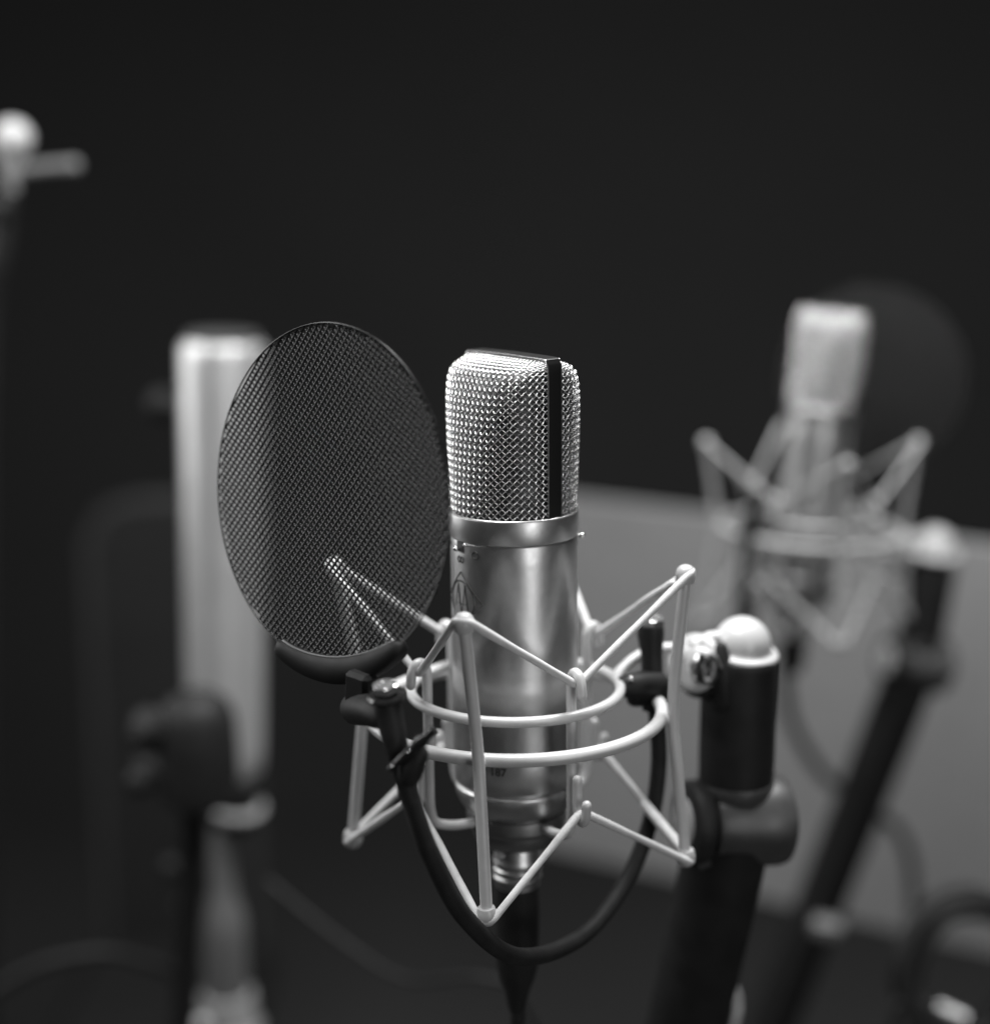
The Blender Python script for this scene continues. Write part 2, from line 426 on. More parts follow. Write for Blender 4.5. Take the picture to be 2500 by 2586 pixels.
# stamped number low on the body
tcv = bpy.data.curves.new('stamp', 'FONT'); tcv.body = '187'; tcv.size = 4.5; tcv.align_x = 'CENTER'; tcv.extrude = .01; tcv.offset = .16
to = bpy.data.objects.new('stamp', tcv); COL.objects.link(to)
bpy.context.view_layer.update()
tm = bpy.data.meshes.new_from_object(to.evaluated_get(bpy.context.evaluated_depsgraph_get()))
V = [on_body(q.co.x, -93.0+q.co.y, -17.2, 25.04+q.co.z) for q in tm.vertices]; F = [tuple(p.vertices) for p in tm.polygons]
bpy.data.objects.remove(to); bpy.data.meshes.remove(tm); bpy.data.curves.remove(tcv)
mesh_obj('stamped_number', V, F, M['engrave'], mic, smooth=False)
D = []
for k in range(46):
    if k < 34: c_ = pc(25.02, rng.uniform(-85, 85), rng.uniform(-100, -4))
    else: c_ = pc(25.6, rng.uniform(-85, 85), rng.uniform(0, 8))
    q_ = rng.uniform(.05, .13); D.append(([(c_[0]+a*q_, c_[1]+b*q_, c_[2]+d*q_*1.3) for a, b, d in ((1, 0, 0), (-1, 0, 0), (0, 1, 0), (0, -1, 0), (0, 0, 1), (0, 0, -1))], [(0, 2, 4), (2, 1, 4), (1, 3, 4), (3, 0, 4), (2, 0, 5), (1, 2, 5), (3, 1, 5), (0, 3, 5)]))
v, f = join(D); o = mesh_obj('dust_specks', v, f, M['white'], mic); o['kind'] = 'stuff'
pose(mic, (0, 0, 0), LEAN, 0)

# ------------------------------------------------------------------ shock mount
mount = thing('shock_mount', 'pale wire spider cage with white elastic cords holding the sharp microphone', 'shock mount', group='wire spider mounts')
def ring_pts(r, z, n=96): return [pc(r, 360*i/n, z) for i in range(n)]
tube('outer_ring', ring_pts(58.7, -73.7), 2.6, M['cage'], mount, n=14, closed=True)
tube('inner_ring', ring_pts(42, -64.8), 2.1, M['cage'], mount, n=14, closed=True)
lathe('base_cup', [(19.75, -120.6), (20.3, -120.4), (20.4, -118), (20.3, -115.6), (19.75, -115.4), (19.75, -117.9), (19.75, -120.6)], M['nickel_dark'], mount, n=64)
tips_t = [(70, -15.5, -18.6), (67.6, 78, -15.3), (70, 168, -17), (74, -102, -17.7)]
tips_b = [(66, -10.5, -131.9), (69, 78, -132), (68, 168, -133), (70.2, -102, -134.9)]
for (a, b) in zip(tips_t, tips_b):
    phm = (a[1]+b[1])/2 if abs(a[1]-b[1]) < 90 else a[1]
    A = np.array(pc(*a)); B = np.array(pc(*b)); R = np.array(pc(62.3, phm, -73.7))
    rod = tube('cage_rod', fillet([A, R+(A-R)*.06+0, B], 14, 8), 2.3, M['cage'], mount, n=14)
    wd = lathe('weld', ball_prof(2.5, 0, 10), M['cage'], rod, n=16, c=pc(60.5, phm, -74.2))
    for e, d in ((A, 1), (B, -1)):
        ax = (A-B)/np.linalg.norm(A-B)*d
        lathe('rod_cap', [(2.4, -3.4), (3.2, -3.3), (3.6, -2.2), (3.95, -.6), (3.9, .9), (3.3, 2.5), (2.3, 3.5), (1.2, 3.95), (.2, 4.05)], M['white'], rod, n=28, c=e, axis=ax)
hooks = [31.5, -59.5, 131, 221]
for k, h in enumerate(hooks):
    pts = [pc(20.6, h, -117.9), pc(30, h, -117.2), pc(38.5, h, -114.0), pc(39.9, h, -107), pc(39.9, h, -90), pc(39.9, h, -58)]
    P = fillet(pts, 6, 7)
    arch = [pc(40.0, h, -52), pc(40.7, h, -48.9), pc(42.8, h, -47.2), pc(45.2, h, -48.2), pc(46.6, h, -51.2), pc(47.1, h, -55.5)]
    P = P[:-1]+cr([pc(39.9, h, -60)]+arch, 5)
    ir = tube('inner_rod', P, 1.95, M['cage'], mount, n=14, roundend=True)
    J = cr([pc(43.9, h, -89.8), pc(43.9, h, -99), pc(44.6, h, -103.8), pc(47.0, h, -106.0), pc(49.4, h, -103.6), pc(50.2, h, -98.0)], 6)
    tube('lower_hook', J, 1.9, M['cage'], ir, n=14, roundend=True)
# elastic loops
def elastic(tips, hr, hz, dt, name):
    order = [tips[0], hooks[0], tips[1], hooks[2], tips[2], hooks[3], tips[3], hooks[1]]
    pts = []
    for i, q in enumerate(order):
        if isinstance(q, tuple):
            r, p, z = q
            c = np.array(pc(r+2.2, p, z+dt))
            t = np.array([math.cos(rad(p)), math.sin(rad(p)), 0])
            pts += [c-t*2.2, c+t*2.2] if i else [c-t*2.2, c+t*2.2]
        else:
            t = np.array([math.cos(rad(q)), math.sin(rad(q)), 0]); c = np.array(pc(hr, q, hz))
            sgn = 1
            # the loop passes each hook in its running direction
            pts += [c-t*1.6, c+t*1.6] if True else []
    # running order goes anticlockwise seen from above
    P = fillet(pts, 2.2, 4, True)
    # even out and vary the thickness the way worn cord does
    Q = []
    for i in range(len(P)):
        a = P[i]; b = P[(i+1) % len(P)]; d = np.linalg.norm(b-a)
        st = max(1, int(d/1.2))
        for j in range(st): Q.append(a+(b-a)*j/st)
    ph = rng.uniform(0, 6, 4)
    R = [1.55+.10*math.sin(i*.11+ph[0])+.06*math.sin(i*.29+ph[1]) for i in range(len(Q))]
    return tube(name, Q, R, M['elastic'], mount, n=12, closed=True)
elastic(tips_t, 43.9, -50.9, 1.4, 'elastic_cord')
elastic(tips_b, 46.9, -102.6, -1.2, 'elastic_cord')
# a spare wrap of cord that thickens two of the strands
def wrap(a, b, f0, f1, r):
    A = np.array(pc(*a)); B = np.array(pc(*b)); n = 14
    pts = [A+(B-A)*(f0+(f1-f0)*i/n) for i in range(n+1)]
    return tube('cord_sleeve', pts, [r*(.86+.14*math.sin(math.pi*min(1, i/n*1.2))) for i in range(n+1)], M['elastic'], mount, n=12, roundend=True)
wrap((46.9, 131, -102.6), (70, 78, -132.5), .52, .93, 2.0)
wrap((43.9, 131, -50.9), (69, 78, -14.5), .50, .84, 1.75)

def make_arm(dz, parent):
    pts = [pc(42, 104, -64.8), (43.5, 17, -63.6), (49, 22.5, -60.6+dz*.1), (56, 26, -58.0+dz*.5), (63, 28.5, -57.6+dz*.9), (70, 31, -58.4+dz)]+([(98, 32, -60+dz)] if dz else [])
    return tube('mount_arm', cr(pts, 6), 2.3, M['cage'], parent, n=14)
make_arm(0, mount)
# swivel joint of the mount: white discs, chrome clamp screw and the white dome
def make_joint(parent):
    j = pivot('swivel_joint', parent)
    ax = Vector((-.55, -.78, .30)).normalized()
    def at(c, d): return tuple(Vector(c)+ax*d)
    c0 = (76.5, 34, -66)
    lathe('outer_disc', [(1, -2.2), (10.8, -2.2), (12.4, -1.2), (12.7, 0), (12.2, 1.3), (10.6, 2.2), (1, 2.6)], M['white'], j, n=56, c=c0, axis=ax)
    lathe('inner_disc', [(1, -1.5), (8.6, -1.5), (9.9, -.6), (10.0, .4), (9.4, 1.6), (7.5, 2.6), (1, 3.0)], M['white'], j, n=56, c=at((78.5, 33.4, -68.6), 5.0), axis=ax)
    # chrome star knob
    n = 36; V = []; F = []; prof_k = [(1, -3), (5.6, -2.8), (6.8, -1.6), (7.0, .6), (6.2, 2.6), (3.2, 3.6), (.3, 3.8)]
    Mx = frame_from(ax); cc = at((84.6, 30.6, -67.8), 9.2)
    for r, z in prof_k:
        for i in range(n):
            a = 2*math.pi*i/n; rr = r*(1+(.04*math.cos(6*a) if r > 3 else 0)); q = Mx @ Vector((rr*math.cos(a), rr*math.sin(a), z)); V.append((q.x+cc[0], q.y+cc[1], q.z+cc[2]))
    for i in range(len(prof_k)-1):
        for k in range(n): F.append((i*n+k, i*n+(k+1) % n, (i+1)*n+(k+1) % n, (i+1)*n+k))
    F.append(tuple(range(n-1, -1, -1))); F.append(tuple((len(prof_k)-1)*n+k for k in range(n)))
    mesh_obj('clamp_knob', V, F, M['gloss_chrome'], j)
    R = Matrix.Rotation(rad(20), 3, 'Z') @ Matrix.Rotation(rad(-8), 3, 'Y')
    box('clamp_bridge', (87.3, 32.6, -60.4), 6.6, 5.2, 4.4, M['gloss'], j, R)
    box('clamp_plate', (87.0, 29.6, -58.9), 5.0, 1.1, 2.0, M['chrome'], j, R)
    lathe('dark_hub', [(1, -4), (8.6, -4), (9.4, -2), (9.4, 5), (7.6, 7), (1, 7)], M['gloss'], j, n=40, c=(80.5, 36.0, -72.5), axis=ax)
    tilt = Vector((.10, -.10, 1)).normalized()
    dome = ball_prof(12.4, -59.5, 18, -8, 90)
    dome = [(1, -64.2), (14.6, -64.2), (15.9, -63.6), (16.1, -62.6), (15.6, -61.5), (14.2, -60.9), (13.1, -60.9)]+[p for p in dome if p[1] > -60.6]
    dome = [(r, z+59.5) for r, z in dome]
    lathe('ball_dome', dome, M['white'], j, n=72, c=(97.0, 40.6, -60.2), axis=tilt, sharp=60)
    tube('joint_neck', cr([(75, 33, -58.6), (82, 36.5, -56.0), (90, 39.5, -56.4)], 6), [2.6]*6+[2.9]*6+[3.2], M['white'], j, n=14)
    return j
M['gloss_chrome'] = mat('dark_chrome', .42, 1, .12, .25, 260)
joint = make_joint(mount)
pose(mount, (0, 0, 0), LEAN, 0)

# ------------------------------------------------------------------ stand under the white dome
stand = thing('microphone_stand', 'matt black stand head with round swivel, right of the sharp microphone under its white dome', 'microphone stand', (96.8, 40, -64), group='black boom stands under white domes')
def make_stand():
    o = (98.5, 40, -64)
    def q(x, y, z): return (x-o[0], y-o[1], z-o[2])
    # barrel with a cut-away saddle in its upper rim
    n = 96; V = []; F = []
    rows = [(15.6, 0), (16.1, -.9), (16.2, -3), (16.2, -12), (16.25, -30), (16.3, -44), (16.1, -52), (15.9, -55.2)]
    for (r, z) in rows:
        for i in range(n):
            a = 2*math.pi*i/n
            d = math.atan2(math.sin(a-rad(-90)), math.cos(a-rad(-90)))
            saddle = -1.2-7.5*math.exp(-((d+1.05)/.42)**2)
            zz = z-max(0, 1-(-z)/14)*saddle-1.0
            V.append((r*math.cos(a), r*math.sin(a), zz))
    for i in range(len(rows)-1):
        for j in range(n): F.append((i*n+j, (i+1)*n+j, (i+1)*n+(j+1) % n, i*n+(j+1) % n))
    F.append(tuple(range(n))); F.append(tuple((len(rows)-1)*n+j for j in range(n-1, -1, -1)))
    mesh_obj('barrel', V, F, M['black'], stand)
    v, f = join([lathe_geo([(10, -54), (16.6, -55), (16.9, -56.5), (16.4, -61), (13.5, -64.5), (9, -66.5), (2, -67.5)], 64)])
    mesh_obj('barrel_foot', v, f, M['dull'], stand)
    ax = (.96, .26, -.06); c = (-.5, -1.5, -73.5)
    sw_ = lathe('swivel_body', [(2, -13), (13, -13), (16, -12), (17.2, -8), (18, 0), (19.4, 7), (20.2, 12), (20.3, 18.5), (19.6, 21.2), (17.8, 22.3), (2, 22.6)], M['dull'], stand, n=72, c=c, axis=ax)
    kn = lathe('swivel_knob', [(2, -23), (14.5, -23), (17.4, -22.2), (18.3, -20.4), (18.2, -16.6), (17, -14.6), (12, -13.6), (2, -13)], M['rubber'], stand, n=48, c=c, axis=ax)
    lathe('knob_washer', [(2, -24.2), (10.0, -24.2), (11.0, -23.7), (11.0, -22.9), (2, -22.9)], M['white'], kn, n=40, c=c, axis=ax)
    tube('saddle_ear', [(-8.5, -11.0, -16), (-9.0, -10.8, -6), (-9.4, -10.2, 2), (-9.6, -9.8, 7)], [5.0, 5.0, 4.2, 2.6], M['black'], stand, n=20, roundend=True)
    # wedge fin on the swivel
    box('lock_tab', (-15.5, -14.5, -86), 5.5, 3.0, 7, M['dull'], stand, Matrix.Rotation(rad(-24), 3, 'Y'))
    d = Vector((-.155, .12, -1)).normalized()
    P = [Vector((-2, -.5, -80)), Vector((-2, -.5, -80))+d*30, Vector((-2, -.5, -80))+d*90, Vector((-2, -.5, -80))+d*420]
    tube('lower_post', [tuple(p) for p in P], [18.0, 18.4, 18.2, 17.5], M['black'], stand, n=40)
make_stand()

# ------------------------------------------------------------------ pop filter
pop = thing('pop_filter', 'round black perforated metal pop filter on a gooseneck left of the sharp microphone', 'pop filter', group='round metal pop filters')
AZ = 42.9; PT = 4.93; C0 = np.array([-69.8, -35.6, 20.6]); RD = 64.2
U = np.array([math.cos(rad(AZ)), -math.sin(rad(AZ)), 0])
VV = np.array([math.sin(rad(AZ))*math.sin(rad(PT)), math.cos(rad(AZ))*math.sin(rad(PT)), math.cos(rad(PT))])
NN = np.cross(U, VV)                      # towards the camera side
if NN[1] > 0: NN = -NN
def disc(x, y, n=0): return C0+U*x+VV*y+NN*n
def screen_geo():
    a = np.array([2.26, -1.08]); b = np.array([-1.21, -1.58]); V = []; F = []; off = 0
    ua = a; ub = b
    ring_o = [(-.5, -.5), (0, -.5), (.5, -.5), (.5, 0), (.5, .5), (0, .5), (-.5, .5), (-.5, 0)]
    hz_o = [.34, .20, .34, .20, .34, .20, .34, .20]
    ring_i = [(-.285, -.285), (0, -.355), (.285, -.285), (.355, 0), (.285, .285), (0, .355), (-.285, .285), (-.355, 0)]
    for i in range(-60, 61):
        for j in range(-60, 61):
            c = a*i+b*j
            if np.hypot(*c) > RD-1.1: continue
            # the sheet is slightly dished
            for lay, (ring, hz) in enumerate(((ring_o, hz_o), (ring_i, [.12]*8), (ring_i, [-.38]*8), (ring_o, [-.45]*8))):
                for k in range(8):
                    p = c+ua*ring[k][0]+ub*ring[k][1]
                    dish = 2.2*(1-(p[0]**2+p[1]**2)/RD**2)
                    V.append(disc(p[0], p[1], hz[k]-dish))
            for lay in range(3):
                for k in range(8):
                    F.append((off+lay*8+k, off+lay*8+(k+1) % 8, off+(lay+1)*8+(k+1) % 8, off+(lay+1)*8+k))
            off += 32
    return np.array(V), np.array(F)
V, F = screen_geo()
tube('screen_rim', [disc((RD-.2)*math.cos(2*math.pi*k/160), (RD-.2)*math.sin(2*math.pi*k/160), .1) for k in range(160)], .36, M['screen'], pop, n=8, closed=True)
so = fast_mesh('perforated_screen', V, F, M['screen'], pop); so['kind'] = 'stuff'
recalc(so)
# crescent clip along the foot of the screen
V = []; F = []; K = 40; TA = 33
sect = [(0, -1), (.06, -1.0), (.5, -1), (.94, -1), (1, -.6), (1, .6), (.94, 1), (.5, 1), (.06, 1), (0, .7), (-.02, 0), (0, -.7)]
for i in range(K+1):
    t = -TA+2*TA*i/K; e = t/TA; a = rad(-90+t+11)
    ri = 59.3+2.6*e*e; ro = 69.5-2.5*abs(e)**2.4
    if abs(e) > .86:
        sh = math.sqrt(max(0, 1-((abs(e)-.86)/.14)**2)); mid = (ri+ro)/2; ri = mid+(ri-mid)*max(sh, .06); ro = mid+(ro-mid)*max(sh, .06)
    th = 3.4*(1 if abs(e) < .86 else max(.15, math.sqrt(max(0, 1-((abs(e)-.86)/.14)**2))))
    for (s, n) in sect:
        r = ri+(ro-ri)*s; V.append(disc(r*math.cos(a), r*math.sin(a), n*th-.2))
ns = len(sect)
for i in range(K):
    for j in range(ns): F.append((i*ns+j, i*ns+(j+1) % ns, (i+1)*ns+(j+1) % ns, (i+1)*ns+j))
F += [tuple(range(ns)), tuple(K*ns+j for j in range(ns-1, -1, -1))]
recalc(mesh_obj('crescent_clip', V, F, M['black'], pop, sharp=None))
EG = []
for i in range(2, K-1):
    t = -TA+2*TA*i/K; e = t/TA; a = rad(-90+t+11); ri = 59.3+2.6*e*e-.05; EG.append(disc(ri*math.cos(a), ri*math.sin(a), 2.2*(1-abs(e)**6)))
tube('clip_highlight', EG, .42, mat('edge_highlight', .16, .3, .3), pop, n=8, roundend=True)  # paler bead laid along the clip as its edge highlight
hold = pivot('screen_bracket', pop)
Rb = Matrix.Rotation(rad(-38), 3, 'Z') @ Matrix.Rotation(rad(4), 3, 'Y')
box('bracket_block', (-56.0, -60, -46.5), 11, 8, 15, M['black'], hold, Rb, .2)
stem_top = np.array([-45.0, -86.0, -39.5])
tube('bracket_arm', [(-58, -57, -54), (-53, -68, -51), (-49, -78, -48.5), (-45.2, -85.6, -47.2)], [6.2, 5.8, 5.6, 5.0], M['black'], hold, n=20, roundend=True)
tl = Vector((-.10, -.16, 1)).normalized()
lathe('flange', [(1, -1.6), (5.6, -1.6), (6.7, -.9), (6.8, 0), (6.2, .7), (1, .8)], M['gloss'], hold, n=40, c=tuple(stem_top), axis=tl)
def hexnut(name, c, ax, r, h, parent):
    Mx = frame_from(ax) @ Matrix.Rotation(rad(14), 3, 'Z'); V = []; F = []
    rows = [(r*.9, -h/2), (r, -h/2+.3), (r, h/2-.4), (r*.9, h/2), (r*.62, h/2+.02), (r*.58, h/2-.5), (.1, h/2-.5)]
    for q, (rr, z) in enumerate(rows):
        for k in range(24):
            a = 2*math.pi*k/24
            if q in (1, 2): s = math.cos(math.pi/6)/math.cos((a % (math.pi/3))-math.pi/6)
            else: s = .92
            p = Mx @ Vector((rr*s*math.cos(a), rr*s*math.sin(a), z)); V.append((p.x+c[0], p.y+c[1], p.z+c[2]))
    for i in range(len(rows)-1):
        for k in range(24): F.append((i*24+k, i*24+(k+1) % 24, (i+1)*24+(k+1) % 24, (i+1)*24+k))
    F.append(tuple(range(23, -1, -1)))
    return mesh_obj(name, V, F, M['steel'], parent, sharp=22)
hexnut('hex_nut', tuple(Vector(stem_top)+tl*3.0), tl, 4.7, 3.0, hold)
gp = [(-44.9, -86.4, -41.5), (-42.6, -88.3, -53), (-40.4, -88.6, -63), (-36.3, -88.1, -79.0), (-30.2, -85.3, -99.0), (-18.4, -76.0, -127.3), (1.1, -53.9, -154.2), (26.7, -23.6, -161.6), (46.5, .3, -148.7), (57.3, 12.2, -127.0), (60.6, 14.4, -101.8), (58.8, 12.3, -78.5)]
G = cr(gp, 14)
rr = []
for i in range(len(G)):
    u = i/14
    rr.append(np.interp(u, [0, .3, 1.2, 2.4, 3.2, 11], [4.7, 5.0, 4.4, 3.6, 3.3, 3.3]))
Gf = [G[0]]; Rf = [rr[0]]
# ribs of the flexible neck
for i in range(1, len(G)):
    for k in range(1, 5):
        t = k/4; Gf.append(G[i-1]+(G[i]-G[i-1])*t)
        base = rr[i-1]+(rr[i]-rr[i-1])*t; Rf.append(base*(1+.02*((len(Gf)) % 2) if i > 34 else base/base) if False else base+(.16 if (len(Gf) % 2 and i > 40) else 0))
tube('gooseneck', Gf, Rf, M['rubber'], pop, n=18)
clampp = pivot('stand_clamp', pop)
tube('clamp_sleeve', [(56.5, 17.3, -44.0), (56.4, 16.9, -47.7), (56.7, 15.8, -54.4), (57.0, 13.8, -62.1), (57.8, 12.3, -69.8), (58.6, 11.7, -77.5)], [5.3, 5.6, 4.6, 4.4, 5.4, 5.6], M['black'], clampp, n=28)
tl2 = Vector((.03, -.1, 1)).normalized()
hexnut('hex_nut', (56.8, 17.6, -41.8), tl2, 5.3, 3.4, clampp)
v, f = join([tube_geo([(45.4, 4.2, -65.5), (51.7, 8.1, -65.9), (58.4, 11.4, -66.9)], [4.7, 5.4, 5.6], n=20, roundend=True), tube_geo([(49.7, 9.0, -72.2), (55.5, 11.0, -72.2), (61.3, 12.9, -72.2)], [3.6, 3.8, 3.6], n=16, roundend=True)])
mesh_obj('clamp_jaw', v, f, M['black'], clampp)
lathe('clamp_screw', ball_prof(1.2, 0, 10), M['steel'], clampp, n=20, c=(47.3, 1.5, -61.4))
# thumb screw across the sleeve
ts = pivot('thumb_screw', pop)
A = np.array([-43.6, -95.2, -63.2]); B = np.array([-28.0, -97.8, -47.8]); dv = (B-A)/np.linalg.norm(B-A)
tube('screw_bar', [A, A+dv*6, A+dv*12, A+dv*14.2, A+dv*15.5, A+dv*18.5, B], [1.1, 1.5, 1.7, 2.4, 2.5, 1.6, 1.9], M['gloss'], ts, n=14)
tube('screw_collar', [(-37.0, -93.5, -66), (-36.0, -93.6, -62.4), (-34.2, -93.7, -58.5)], [4.2, 4.6, 4.0], M['black'], ts, n=20, roundend=True)
lathe('screw_glint', ball_prof(.35, 0, 6), M['chrome'], ts, n=12, c=tuple(A+dv*1.2+np.array([0, -1.0, .6])))
lathe('screw_glint', ball_prof(.45, 0, 6), M['chrome'], ts, n=12, c=tuple(A+dv*9.5+np.array([0, -1.4, .8])))
pose(pop, (0, 0, 0), LEAN*0, 0)

# ------------------------------------------------------------------ cable from the foot of the microphone
cab = thing('microphone_cable', 'black plug and cable hanging from the foot of the sharp microphone', 'cable', (0, 0, -149))
lathe('plug', [(4, 12), (8.8, 12), (9.0, 6), (9.2, 0), (9.1, -10), (8.8, -24), (7.4, -30), (5.2, -36), (3.6, -44), (3.2, -45)], M['rubber'], cab, n=40, c=(1.8, 0, -12.5))
tube('cord', cr([(2, 0, -56), (3, 2, -80), (12, 30, -120), (40, 70, -190), (90, 110, -320), (150, 160, -600), (160, 200, -850)], 10), 3.0, M['rubber'], cab, n=12)

# ------------------------------------------------------------------ second microphone set, out of focus on the right
def copy_tree(o, parent=None):
    c = o.copy(); COL.objects.link(c)
    for k in ('label', 'category'):
        if parent is not None and k in c: del c[k]
    c.parent = parent
    for ch in list(o.children):
        copy_tree(ch, c)
    return c
BGP = (202.8, 417.2, -17.8)
mic2 = copy_tree(mic); mic2['label'] = 'silver studio microphone far out of focus at the right, leaning in its cage'; pose(mic2, BGP, 5.0, 200); mic2.scale = (.87, .87, 1)
M['dim_far_cage'] = mat('dimmed_cage_coating', .36, .12, .45, .06, 2200); M['dim_far_cord'] = mat('dimmed_elastic_fabric', .34, 0, .75, .5, 2600)  # darker copies of cage and cord, weaker light put into the colour
mount2 = copy_tree(mount); mount2['label'] = 'blurred wire spider cage round the far microphone at the right'; pose(mount2, BGP, 2.0, 19)
for c in list(mount2.children):
    if c.name.startswith('mount_arm'): bpy.data.objects.remove(c)
    elif c.name.startswith('swivel_joint'): 
        d_ = Vector((97.0, 40.6, 0)); R_ = Matrix.Rotation(rad(-48), 3, 'Z'); c.rotation_euler = (0, 0, rad(-48)); c.location = (d_-R_ @ d_*1.12+Vector((28, 0, -33)))*S; c.scale = (1.12, 1.12, 1.12)
make_arm(-42, mount2)
def repaint(o, table):
    for c in o.children:
        repaint(c, table)
    if o.type == 'MESH' and o.material_slots and o.material_slots[0].material in table:
        n_ = table[o.material_slots[0].material]; o.material_slots[0].link = 'OBJECT'; o.material_slots[0].material = n_
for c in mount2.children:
    if not c.name.startswith('swivel_joint'): repaint(c, {M['cage']: M['dim_far_cage'], M['elastic']: M['dim_far_cord'], M['white']: M['dim_far_cage']})
stand2 = copy_tree(stand); stand2['label'] = 'blurred black boom stand leaning at the far right edge'
pop2 = copy_tree(pop); pop2['label'] = 'dark blurred round pop filter behind the far microphone at the right'; pose(pop2, (BGP[0], BGP[1], BGP[2]), 3.0, 207)
q2 = Quaternion((0, 1, 0), rad(2.0)) @ Quaternion((0, 0, 1), rad(19))
for c in list(stand2.children):
    if c.name.startswith('saddle_ear'): bpy.data.objects.remove(c)
off2 = q2 @ Vector((96.8+28, 40, -64-49))
pose(stand2, (BGP[0]+off2.x, BGP[1]+off2.y, BGP[2]+off2.z), 7.0, -4)
cab2 = thing('microphone_cable', 'thin dark cable curving down across the grey panel from the far microphone', 'cable', (200, 425, -165))
tube('cord', [tuple(np.array(p)-np.array((200, 425, -165))) for p in cr([(192, 418, -165), (192, 440, -188), (203, 500, -225), (218, 540, -272), (247, 558, -318), (285, 573, -350), (330, 600, -420), (350, 640, -700)], 8)], 4.4, M['rubber'], cab2, n=12)
lathe('plug', [(4, 14), (9, 12), (9.2, -8), (8.6, -22), (6, -28), (4, -30)], M['black'], cab2, n=32, c=(-9, -7, 4))

# ------------------------------------------------------------------ grey panel
TL = np.array([71.8, 906.4]); TR = np.array([409.4, 706.1]); dd = (TR-TL)/np.linalg.norm(TR-TL)
P0 = TL-dd*58; P1 = TR+dd*520; nrm2 = np.array([-dd[1], dd[0]])
cx, cy = (P0+P1)/2; Ln = np.linalg.norm(P1-P0)
pan = box('grey_panel', (0, 0, 0), Ln, 14, 367, M['panel'], None, None, .12)
pan.location = Vector((cx+nrm2[0]*7, cy+nrm2[1]*7, -353.5))*S; pan.rotation_euler = (0, 0, math.atan2(dd[1], dd[0]))
tag(pan, 'plain grey felt panel with straight edges, out of focus behind the microphones on the right', 'panel')

M['arm_grey'] = mat('arm_grey', .13, 0, .45, .1, 500)
# ------------------------------------------------------------------ left: tall silver microphone on its stand
big = thing('tube_microphone', 'tall plain silver cylinder of a microphone, out of focus behind the pop filter', 'microphone', (-192.5, 476, -283))
bp = [(2, 311), (24, 311), (26, 310), (26.4, 307.5), (28.4, 306.5), (29.2, 304), (29.2, 300)]+[(29.2-.16*i, 300-20*i) for i in range(1, 15)]+[(26.5, 4), (24, 0), (20, -1), (3, -1)]
lathe('body', bp, M['tube'], big, n=72)
lathe('top_cap', [(1, 315.5), (22, 315), (25.5, 313.2), (26.2, 311.2), (26, 309.5)], M['dull'], big, n=60)
lathe('side_knob', ball_prof(12, 0, 12), M['black'], big, n=28, c=(-45, 20, 262))
tube('knob_stem', [(-45, 20, 262), (-28, 10, 262)], 5, M['dull'], big, n=12)
st3 = thing('microphone_stand', 'grey tapered stand column with a bright ring, below the tall silver microphone', 'microphone stand', (-195, 455, -470))
lathe('clamp_ring', [(15, -3.2), (18.5, -3.2), (20.0, -2), (20.2, 1.0), (19, 2.4), (15, 2.6)], M['grey'], st3, n=48, c=(4, 6, 167.5), axis=(.20, -.14, 1))
lathe('clamp_neck', [(3, 188), (17, 188), (18, 172), (13, 165), (12, 150), (3, 149)], M['black'], st3, n=36, c=(3, 6, 0))
lathe('column', [(2, 150), (7, 150), (8, 138), (9, 110), (11, 96), (15, 84), (15.6, 70), (15.8, 30), (15.6, 24)], M['arm_grey'], st3, n=40, c=(-7, 3, 0))
lathe('column_flange', [(15, 25), (19, 24), (20, 20), (20.2, 10), (22, 2), (25, -2), (25, -8), (12, -10), (12, -500), (3, -500)], M['grey'], st3, n=40, c=(-7, 3, 0))
lathe('flange_cap', ball_prof(7, 0, 10), M['white'], st3, n=24, c=(-22, -24, 14))
for nm, p, r in (('side_knob', (-44, 8, 120), 8), ('side_knob', (-34, 0, 92), 9), ('side_knob', (-58, 4, 196), 10)):
    lathe(nm, ball_prof(r, 0, 10), M['black'], st3, n=20, c=p)
    tube('knob_stem', [p, (-8, 4, p[2])], 3.5, M['black'], st3, n=10)
bk = thing('boom_counterweight', 'black rounded cylinder out of focus low in front of the tall silver microphone', 'counterweight', (-207, 345, -255))
lathe('weight', [(2, 2), (20, 2), (24, 6), (25, 20), (25, 40), (24, 58), (20.5, 68), (13, 74), (2, 76)], M['black'], bk, n=48, c=(13, 0, 0))
lathe('weight_knob', [(2, -8), (11, -8), (14, -4), (14, 6), (10, 10), (2, 11)], M['black'], bk, n=32, c=(-16, -6, 52), axis=(-1, -.5, .4))
lathe('weight_screw', ball_prof(9, 0, 10), M['black'], bk, n=24, c=(-22, -10, 20))
tube('weight_arm', cr([(10, 0, 6), (2, 10, -60), (-20, 40, -300), (-40, 80, -740)], 8), 8, M['black'], bk, n=16)

big.rotation_euler = (0, rad(1.6), 0); big.location.x -= .008
# upper left corner: boom end with its white ball
bm4 = thing('boom_stand', 'white ball joint with a short grey arm, blurred at the upper left edge', 'boom stand', (-334, 503, 150))
lathe('ball_dome', ball_prof(13.2, 10, 16), M['white'], bm4, n=40, c=(0, 0, 0))
lathe('ball_neck', [(2, -26), (3.6, -26), (5, -16), (10, 0), (12, 6), (2, 8)], M['grey'], bm4, n=32, c=(-2, 0, 0))
tube('side_arm', cr([(-2, 0, -12), (18, 0, -9.5), (34, 0, -8), (40, 0, -8)], 5), [4.4, 4.6]*7+[5.6]*2, M['arm_grey'], bm4, n=20, roundend=True)
lathe('lower_knob', ball_prof(10, 0, 10), M['black'], bm4, n=24, c=(-10, -4, -36))
tube('boom_post', cr([(-4, 0, -24), (-12, 0, -60), (-40, 10, -240), (-90, 20, -1100)], 8), 8, M['black'], bm4, n=20)

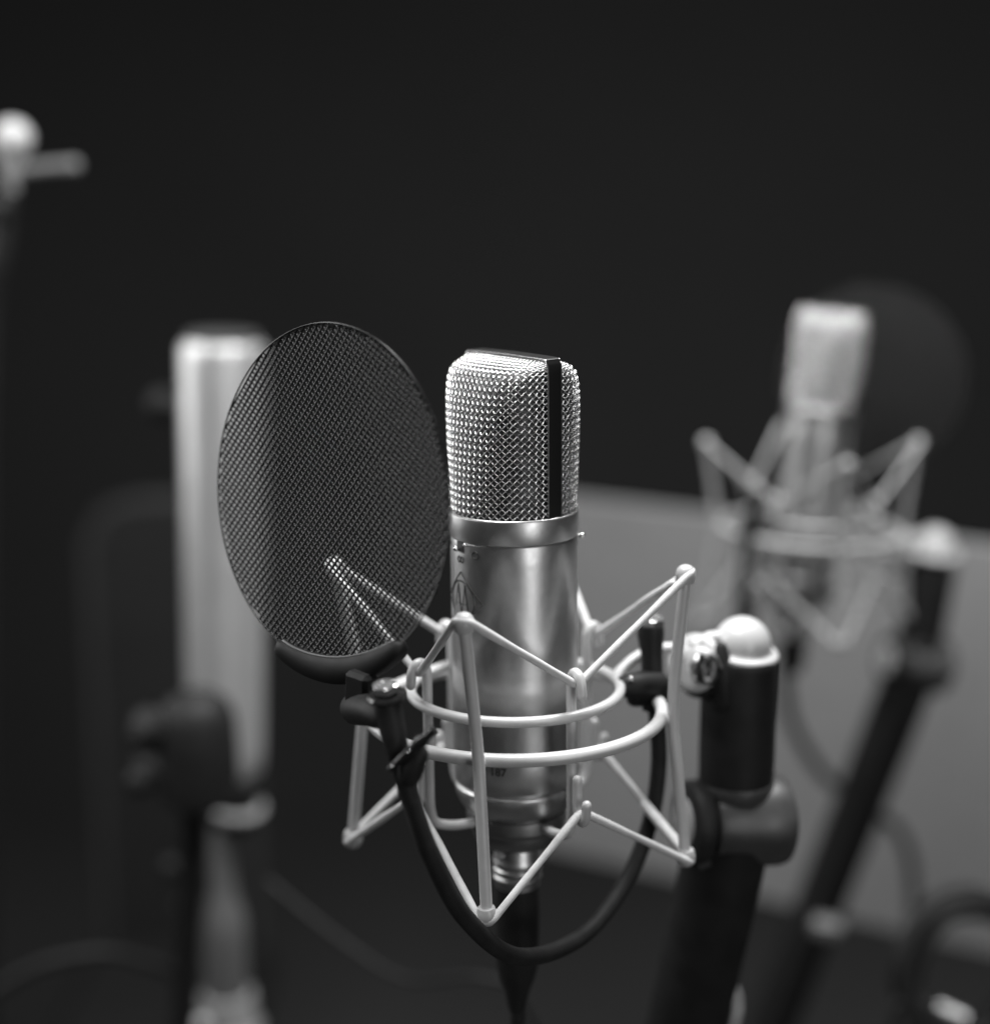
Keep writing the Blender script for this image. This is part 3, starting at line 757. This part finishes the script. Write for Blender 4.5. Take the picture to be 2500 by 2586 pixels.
# dark chair far left
ch = thing('chair', 'dark padded chair back with lighter rounded piping, far out of focus on the left', 'chair', (-412, 1330, -1000))
arc = [(-98, 0, 120), (-98, 0, 640), (-92, 0, 690), (-78, 0, 722), (-40, 0, 738), (0, 0, 741), (40, 0, 738), (78, 0, 722), (88, 0, 690), (94, 0, 640), (94, 0, 120)]
tube('piping', cr(arc, 6), 11, M['piping'], ch, n=16)
A2 = cr(arc, 6); V = [(p[0], -9, p[2]) for p in A2]+[(p[0], 14, p[2]) for p in A2]; n = len(A2)
F = [tuple(range(n)), tuple(range(2*n-1, n-1, -1))]+[(i, i+n, (i+1) % n+n, (i+1) % n) for i in range(n)]
recalc(mesh_obj('backrest', V, F, M['chair'], ch))
box('seat', (0, -190, 130), 240, 380, 70, M['chair'], ch, None, .3)
tube('pedestal', [(0, -180, -555), (0, -180, -540), (0, -180, -530), (0, -180, 100)], [150, 140, 25, 22], M['black'], ch, n=20)

# loose cables
def loose(label, pts, r, m=M['rubber'], name='loose_cable'):
    P = cr(pts, 8); o0 = np.array(P[0]); ob = tube(name, [tuple(np.array(p)-o0) for p in P], r, m, None, n=12); ob.location = Vector(o0)*S
    return tag(ob, label, 'cable')
loose('dim dark cable arching in from the lower left edge', [(-420, 380, -470), (-343, 387, -404), (-297, 392, -384), (-256, 410, -394), (-222, 431, -440), (-215, 440, -600)], 4.0, M['black'])
loose('thin pale cable bending down at the bottom edge, below the black stand', [(95, 116, -236), (104, 114, -246), (110, 112, -255), (112.6, 110, -263), (110.7, 107, -277), (100, 105, -330), (90, 105, -700)], 1.6, M['grey'])
loose('dark cable with a dull sheen low behind the hanging plug', [(-150, 330, -300), (-107, 302, -322), (-60, 260, -330), (-14, 205, -300), (10, 190, -312), (40, 200, -420), (60, 220, -800)], 2.0, M['black'])
coil = thing('cable_coil', 'coiled black cable hanging at the lower right edge', 'cable', (285, 305, -345))
for i in range(9):
    rr_ = 40+rng.uniform(-5, 6); tl_ = rng.uniform(-14, 14); oy = -14+i*3.6
    pts = []
    for k in range(44):
        a = 2*math.pi*k/44
        pts.append((rr_*math.cos(a)*1.0+3*math.sin(2*a+i)+rng.uniform(-.2, .2), oy+6*math.sin(a+i), rr_*1.18*math.sin(a)-4+tl_*.2))
    tube('cable_loop', pts, 3.6, M['rubber'], coil, n=10, closed=True)
tube('hanging_end', cr([(0, 0, -40), (-4, 4, -200), (0, 10, -650)], 6), 3.6, M['rubber'], coil, n=10)
plug = thing('cable_connector', 'small ribbed metal connector at the bottom right corner', 'connector', (272, 288, -368))
pr = [(2, -9)]
for i in range(4): pr += [(5.6, -9+i*4.4), (5.9, -8+i*4.4), (5.9, -6.4+i*4.4), (5.0, -5.8+i*4.4)]
pr += [(5.4, 9), (2, 9.5)]
lathe('ribbed_sleeve', pr, M['nickel_dark'], plug, n=28, axis=(1, -.3, -.35))
tube('connector_lead', cr([(-8, 2, 3), (-22, 6, 2), (-34, 10, -30), (-30, 12, -300)], 6), 3, M['rubber'], plug, n=10)
blk = box('cable_clip', (0, 0, 0), 22, 16, 14, M['arm_grey'], None, Matrix.Rotation(rad(12), 3, 'Y'), .25)
blk.location = Vector((221, 410, -371))*S; tag(blk, 'small grey clip at the foot of the far stand', 'clip')
